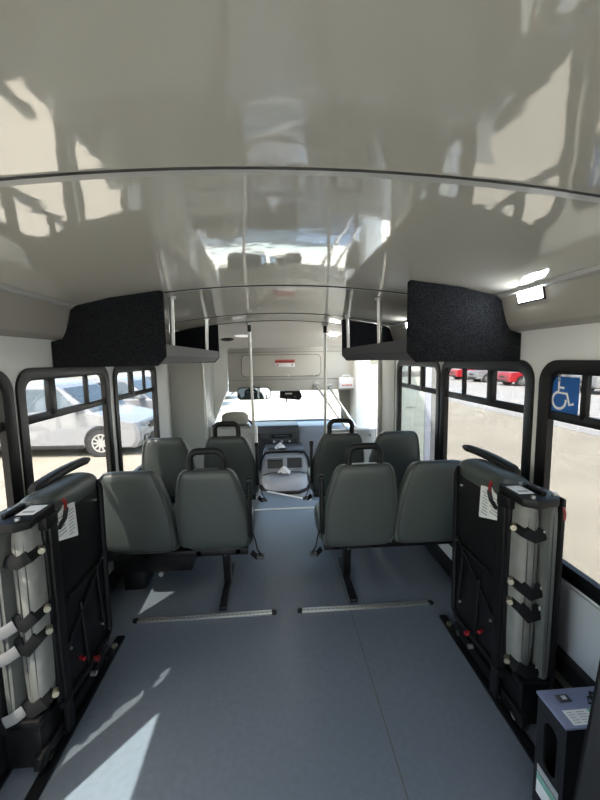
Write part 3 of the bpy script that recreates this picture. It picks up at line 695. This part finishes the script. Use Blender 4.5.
tag(b.obj('folded_panel', 'box'), 'dark grey folded upright panel cut off by the right edge', 'panel')

# ------------------------------------------------------------------ wheelchair sticker on the right window
st = root('accessibility_sticker', 'blue wheelchair symbol sticker on the right window pane', 'sticker', (1.158, 1.44, 1.24))
Y0, Y1, Z0, Z1 = 1.37, 1.525, 1.258, 1.408
MB().box(1.1595, 1.1605, Y0, Y1 + .008, Z0 - .012, Z1).obj('backing', 'sticker_white', st)
MB().box(1.1585, 1.1595, Y0, Y1, Z0, Z1).obj('blue_field', 'blue', st)
U = lambda u, v: (Y1 - u * (Y1 - Y0), Z0 + v * (Z1 - Z0))
b = MB()
def seg(pts, r): b.tube([(1.158, *U(*p)) for p in pts], (.0006, r), 8, flat=(1, 0, 0))
seg([(.36 + .235 * math.cos(math.radians(a)), .335 + .235 * math.sin(math.radians(a))) for a in range(100, 371, 15)], .0055)
seg([(.33, .86), (.33, .55), (.62, .54), (.72, .24), (.86, .29)], .0055)
seg([(.34, .70), (.52, .69)], .0045)
b.obj('wheelchair_symbol', 'sticker_white', st)
MB().disc((1.1580, *U(.33, .93)), (1, 0, 0), .0085).obj('symbol_head', 'ink_soft', st)

# ------------------------------------------------------------------ entry door leaf standing open outside
dl = sroot('door_1', (1.6, 4.08, -.55))
MB().box(1.27, 1.66, 4.06, 4.10, -.55, 1.45, .006).obj('door_panel', 'cream', dl)
MB().box(1.66, 1.735, 4.05, 4.11, -.55, 1.45, .01).obj('edge_strip', 'lilac', dl)
MB().box(1.735, 1.80, 4.055, 4.105, -.55, 1.45, .008).obj('edge_rubber', 'curb', dl)
MB().box(1.235, 1.27, 4.055, 4.105, -.55, 1.45, .006).obj('hinge_post', 'curb', dl)
b = MB()
for x in range(7): b.box(1.44 + x * .018, 1.454 + x * .018, 4.058, 4.06, .925, .937)
b.obj('lettering', 'ink_soft', dl)
MB().box(1.28, 1.65, 4.056, 4.06, 1.28, 1.34, .001).obj('door_rail', 'curb', dl)

# ------------------------------------------------------------------ outside: ground, kerb, vehicles
G = -.75
gd = struct(MB().box(-70, 70, -40, 110, G - .2, G).obj('ground', 'ground', smooth=False))
struct(MB().box(9.35, 70, -40, 110, G - .1, G + .01).obj('ground_asphalt', 'asphalt', smooth=False))
struct(MB().box(8.75, 9.35, -40, 110, G - .1, G + .015).obj('trim_kerb', 'curb', smooth=False))
def car(name, label, cat, paint, L, Wd, H, kind, loc, rz, group):
    r_ = root(name, label, cat, (0, 0, 0), group)
    hw = Wd / 2; wr = .335 if kind != 'truck' else .38; wb = L * .58
    xf = L / 2 - .93; xr = xf - wb; belt = H * .60
    # lower body: side silhouette in x-z, lofted across the width so flanks bulge
    if kind == 'van': low = [(-L / 2, .45), (-L / 2 + .02, .28), (L / 2 - .12, .20), (L / 2, .38), (L / 2 - .01, .62), (L / 2 - .10, .80), (L / 2 - .95, 1.02), (L / 2 - 1.20, belt), (-L / 2 + .02, belt + .02), (-L / 2 - .02, .9)]
    elif kind == 'suv': low = [(-L / 2, .50), (-L / 2 + .03, .34), (L / 2 - .08, .30), (L / 2, .48), (L / 2 - .01, .85), (L / 2 - .10, .98), (L / 2 - 1.15, 1.08), (L / 2 - 1.30, belt), (-L / 2 + .02, belt + .02), (-L / 2, .9)]
    else: low = [(-L / 2, .60), (-L / 2 + .02, .45), (L / 2 - .06, .38), (L / 2, .55), (L / 2 - .01, 1.0), (L / 2 - .10, 1.10), (L / 2 - 1.25, 1.15), (L / 2 - 1.35, belt), (-L / 2 + .02, belt), (-L / 2, .9)]
    b = MB(); Ls = []
    for y, sc, in ((-hw, .955), (-hw + .05, .99), (-hw + .16, 1.), (hw - .16, 1.), (hw - .05, .99), (hw, .955)):
        Ls.append([(x * (sc if abs(x) > L * .35 else 1), y, .68 + (z - .68) * (sc if sc > .97 else .92)) for x, z in low])
    b.loft(Ls); body = b.obj('body', paint, r_, ang=25)
    # greenhouse
    if kind == 'van': gh = [(L / 2 - 1.10, belt - .03), (L / 2 - 1.95, H - .10), (L / 2 - 2.3, H - .02), (-L / 2 + .7, H), (-L / 2 + .22, H - .08), (-L / 2 + .03, belt)]
    elif kind == 'suv': gh = [(L / 2 - 1.25, belt - .03), (L / 2 - 1.95, H - .09), (L / 2 - 2.3, H - .02), (-L / 2 + .7, H), (-L / 2 + .28, H - .08), (-L / 2 + .03, belt)]
    else: gh = [(L / 2 - 1.30, belt - .03), (L / 2 - 1.95, H - .08), (L / 2 - 2.3, H), (-L / 2 + 2.0, H), (-L / 2 + 1.75, H - .08), (-L / 2 + 1.62, belt - .03)]
    def ins(z): return .05 + .17 * max(0, (z - belt)) / (H - belt)
    b = MB(); b.loft([[(x, sg * (hw - ins(z)), z) for x, z in gh] for sg in (-1, 1)]); b.obj('roof', paint, r_, ang=25)
    # glass: side windows, windshield, rear window
    zt, zb = H - .16, belt + .03
    for sg in (-1, 1):
        def sx(p, z): return (p, sg * (hw - ins(z) + .008), z)
        x1 = gh[0][0]; x2 = gh[1][0]; xs0 = gh[-1][0] + .12; xt0 = gh[-2][0] + .08
        b = MB(); b.quad(sx(x1 - .32, zb), sx(x2 - .02, zt), sx(xt0, zt), sx(xs0, zb)); gl = b.obj('side_glass', 'car_glass', r_, smooth=False)
        for t in ((.38, .69) if kind != 'truck' else (.5,)):
            a = x1 - .3 + (xs0 - x1 + .3) * t; b = MB(); b.prism([(a - .04, zb), (a + .04, zb), (a + .02, zt), (a - .06, zt)], 'y', sg * (hw - ins(zb) - .0), sg * (hw - ins(zt) + .012)); b.obj('pillar', paint, gl)
        b = MB(); b.box(x1 - .42, x1 - .24, *sorted((sg * (hw - .04), sg * (hw + .20))), belt + .02, belt + .17, .03, 3); b.obj('door_mirror', paint, r_)
        for t in (.36, .68):
            a = x1 - .3 + (xs0 - x1 + .3) * t; b = MB(); b.box(a - .006, a + .006, *sorted((sg * (hw - .01), sg * (hw + .003))), .40, belt - .05); b.box(a - .24, a - .06, *sorted((sg * (hw - .01), sg * (hw + .03))), belt - .13, belt - .09, .008); b.obj('door_line', 'ink_soft', body)
        b = MB(); b.box(xr + .4, xf - .4, *sorted((sg * (hw - .05), sg * (hw + .004))), .20, .30, .01); b.obj('sill', 'car_trim', body)
    def quad_on(p, q, yin0, yin1, nm, off):
        b = MB(); (xa, za), (xb, zb_) = p, q
        b.quad((xa + off, -(hw - yin0), za), (xa + off, hw - yin0, za), (xb + off, hw - yin1, zb_), (xb + off, -(hw - yin1), zb_)); b.obj(nm, 'car_glass', r_, smooth=False)
    a, c = gh[0], gh[1]; quad_on((a[0] + (c[0] - a[0]) * .06, a[1] + (c[1] - a[1]) * .06), (a[0] + (c[0] - a[0]) * .93, a[1] + (c[1] - a[1]) * .93), .13, .25, 'windshield', .02)
    a, c = gh[-1], gh[-2]; quad_on((a[0] + (c[0] - a[0]) * .15, a[1] + (c[1] - a[1]) * .15), (a[0] + (c[0] - a[0]) * .85, a[1] + (c[1] - a[1]) * .85), .15, .26, 'rear_window', -.02)
    # lamps, grille, bumper
    for sg in (-1, 1):
        b = MB(); y0 = sg * (hw - .06); y1 = sg * (hw - .62)
        b.loft([[(L / 2 - .34, sg * (hw + .004), .80), (L / 2 - .07, y0 - sg * .1, .80), (L / 2 + .012, y1, .74), (L / 2 - .02, y1, .70)], [(L / 2 - .34, sg * (hw + .004), .70), (L / 2 - .05, y0 - sg * .1, .66), (L / 2 + .015, y1, .68), (L / 2 - .02, y1, .66)]]); b.obj('headlamp', 'headlamp', r_)
        b = MB(); b.prism(rrect(*sorted((sg * (hw - .52), sg * (hw - .20))), .34, .47, .05), 'x', L / 2 - .10, L / 2 + .012, .01); fl = b.obj('fog_lamp_bezel', 'car_trim', r_)
        MB().cyl((L / 2 - .0, sg * (hw - .33), .405), (L / 2 + .02, sg * (hw - .33), .405), .045).obj('fog_lamp', 'headlamp', fl)
        b = MB(); b.box(-L / 2 - .015, -L / 2 + .16, *sorted((sg * (hw - .20), sg * (hw + .004))), .82, belt - .02, .015); b.obj('tail_lamp', 'tail', r_)
    b = MB(); b.prism(rrect(-.42, .42, .60, .74, .05), 'x', L / 2 - .1, L / 2 + .018, .008); b.obj('grille', 'car_trim', r_)
    b = MB(); b.prism(rrect(-.40, .40, .27, .46, .05), 'x', L / 2 - .1, L / 2 + .014, .008); b.obj('lower_grille', 'car_trim', r_)
    MB().box(-L / 2 - .02, -L / 2 + .05, -hw + .08, hw - .08, .42, .60, .015).obj('rear_bumper', 'car_trim' if kind == 'truck' else paint, r_)
    MB().box(-L / 2 - .03, -L / 2, -.16, .16, .72, .82).obj('number_plate', 'plate', r_)
    # wheels
    for x in (xf, xr):
        for sg in (-1, 1):
            yo = sg * (hw + .012); yi = sg * (hw - .22)
            MB().cyl((x, sg * (hw + .006), wr + .02), (x, yi, wr + .02), wr + .06, n=28).obj('wheel_arch', 'car_trim', body)
            b = MB(); pr = [(yi, wr * .6), (yi, wr - .02), (yi + sg * .03, wr), (yo - sg * .03, wr), (yo, wr - .03), (yo, wr * .66), (yo - sg * .03, wr * .62)]
            b.loft([[(x + rr * math.cos(2 * PI * k / 28), y, wr + rr * math.sin(2 * PI * k / 28)) for k in range(28)] for y, rr in pr], cap=True); wh = b.obj('wheel', 'tire', r_)
            b = MB(); yy = yo - sg * .012
            b.ring([(x + wr * .66 * math.cos(2 * PI * k / 28), wr + wr * .66 * math.sin(2 * PI * k / 28)) for k in range(28)], [(x + wr * .56 * math.cos(2 * PI * k / 28), wr + wr * .56 * math.sin(2 * PI * k / 28)) for k in range(28)], yy, yy + sg * .015, 'y')
            for k in range(10):
                a = 2 * PI * k / 10; d = Vector((math.cos(a), 0, math.sin(a))); t = Vector((-d.z, 0, d.x)) * .018; c = Vector((x, yy + sg * .008, wr))
                b.loft([[c + d * .04 - t * 1.4, c + d * .04 + t * 1.4, c + d * wr * .6 + t, c + d * wr * .6 - t], [q + Vector((0, sg * .010, 0)) for q in (c + d * .04 - t * 1.4, c + d * .04 + t * 1.4, c + d * wr * .6 + t, c + d * wr * .6 - t)]])
            b.cyl((x, yy, wr), (x, yy + sg * .02, wr), .06, n=16); b.obj('rim', 'rim', wh)
    r_.location = loc; r_.rotation_euler = (0, 0, rz)
    return r_
GL = 'vehicles parked on the left'; GR = 'vehicles parked across the right lot'
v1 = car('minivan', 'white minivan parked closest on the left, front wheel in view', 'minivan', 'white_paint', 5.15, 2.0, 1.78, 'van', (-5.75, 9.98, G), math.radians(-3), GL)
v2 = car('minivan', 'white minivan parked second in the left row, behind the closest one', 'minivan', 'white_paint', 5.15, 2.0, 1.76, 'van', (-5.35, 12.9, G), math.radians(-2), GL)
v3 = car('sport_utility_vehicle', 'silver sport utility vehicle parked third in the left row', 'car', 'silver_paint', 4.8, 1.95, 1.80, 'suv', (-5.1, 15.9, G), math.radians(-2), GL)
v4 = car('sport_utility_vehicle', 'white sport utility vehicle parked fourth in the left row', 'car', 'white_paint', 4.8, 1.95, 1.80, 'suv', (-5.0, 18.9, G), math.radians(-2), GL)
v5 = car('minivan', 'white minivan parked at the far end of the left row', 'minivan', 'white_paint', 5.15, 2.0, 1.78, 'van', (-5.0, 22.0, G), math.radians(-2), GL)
suvs = {}
for kind, paint, y, x, lab in (('suv', 'red_paint', 34.4, 19.4, 'red sport utility vehicle farthest away across the right lot'), ('suv', 'white_paint', 30.7, 19.3, 'white sport utility vehicle between the two red ones across the right lot'), ('suv', 'red_paint', 26.4, 19.3, 'bright red sport utility vehicle right of the white one across the lot'),
                               ('suv', 'white_paint', 23.2, 19.3, 'white sport utility vehicle right of the bright red one across the lot'), ('suv', 'red_paint', 22.0, 26.5, 'red sport utility vehicle partly hidden above the wheelchair sticker'), ('truck', 'white_paint', 19.6, 20.2, 'white pickup truck parked nearest across the right lot')):
    key = (kind, paint); nm, cat = (('sport_utility_vehicle', 'car') if kind == 'suv' else ('pickup_truck', 'truck'))
    if key in suvs:
        o = copy_tree(suvs[key], (x, y, G), math.radians(176)); o['label'] = lab
    else:
        suvs[key] = car(nm, lab, cat, paint, 4.8 if kind == 'suv' else 5.6, 1.98, 1.8 if kind == 'suv' else 1.9, kind, (x, y, G), math.radians(176), GR)

# ------------------------------------------------------------------ light, sky
sun = bpy.data.lights.new('sun', 'SUN'); sun.energy = 6.6; sun.angle = math.radians(.55); sun.color = (1, .955, .88)
so = bpy.data.objects.new('sun', sun); COL.objects.link(so)
d = Vector((.61, .79, -1.46)); so.rotation_euler = d.to_track_quat('-Z', 'Y').to_euler(); so.location = (-10, -10, 20)
w = bpy.data.worlds.new('world'); S.world = w; w.use_nodes = True
nt = w.node_tree; bg = nt.nodes['Background']; sk = nt.nodes.new('ShaderNodeTexSky'); sk.sky_type = 'NISHITA'; sk.sun_disc = False
sk.sun_elevation = math.radians(55.6); sk.sun_rotation = math.radians(217); sk.air_density = 1.3; sk.dust_density = 3.0; sk.ozone_density = 1.0
nt.links.new(sk.outputs[0], bg.inputs[0]); bg.inputs[1].default_value = .5

# ------------------------------------------------------------------ camera
cam = bpy.data.cameras.new('camera'); co = bpy.data.objects.new('camera', cam); COL.objects.link(co)
cam.sensor_fit = 'VERTICAL'; cam.sensor_height = 36; cam.lens = 370 / 800 * 36; cam.clip_start = .02; cam.clip_end = 400
R = Matrix(((0.99744318, -0.02351304, 0.0674851), (-0.06967305, -0.10986904, 0.99150111), (-0.01589869, -0.99366792, -0.11122635)))
rm3 = Matrix((R.col[0], -R.col[1], -R.col[2])).transposed()
co.matrix_world = Matrix.Translation((-.035, 0, 1.5)) @ rm3.to_4x4()
S.camera = co
S.view_settings.view_transform = 'Standard'; S.view_settings.look = 'None'; S.view_settings.gamma = 1; S.view_settings.use_curve_mapping = False
S.view_settings.exposure = 1.3
S.cycles.max_bounces = 12; S.cycles.diffuse_bounces = 6; S.cycles.glossy_bounces = 6; S.cycles.transparent_max_bounces = 16
S.cycles.sample_clamp_indirect = 6
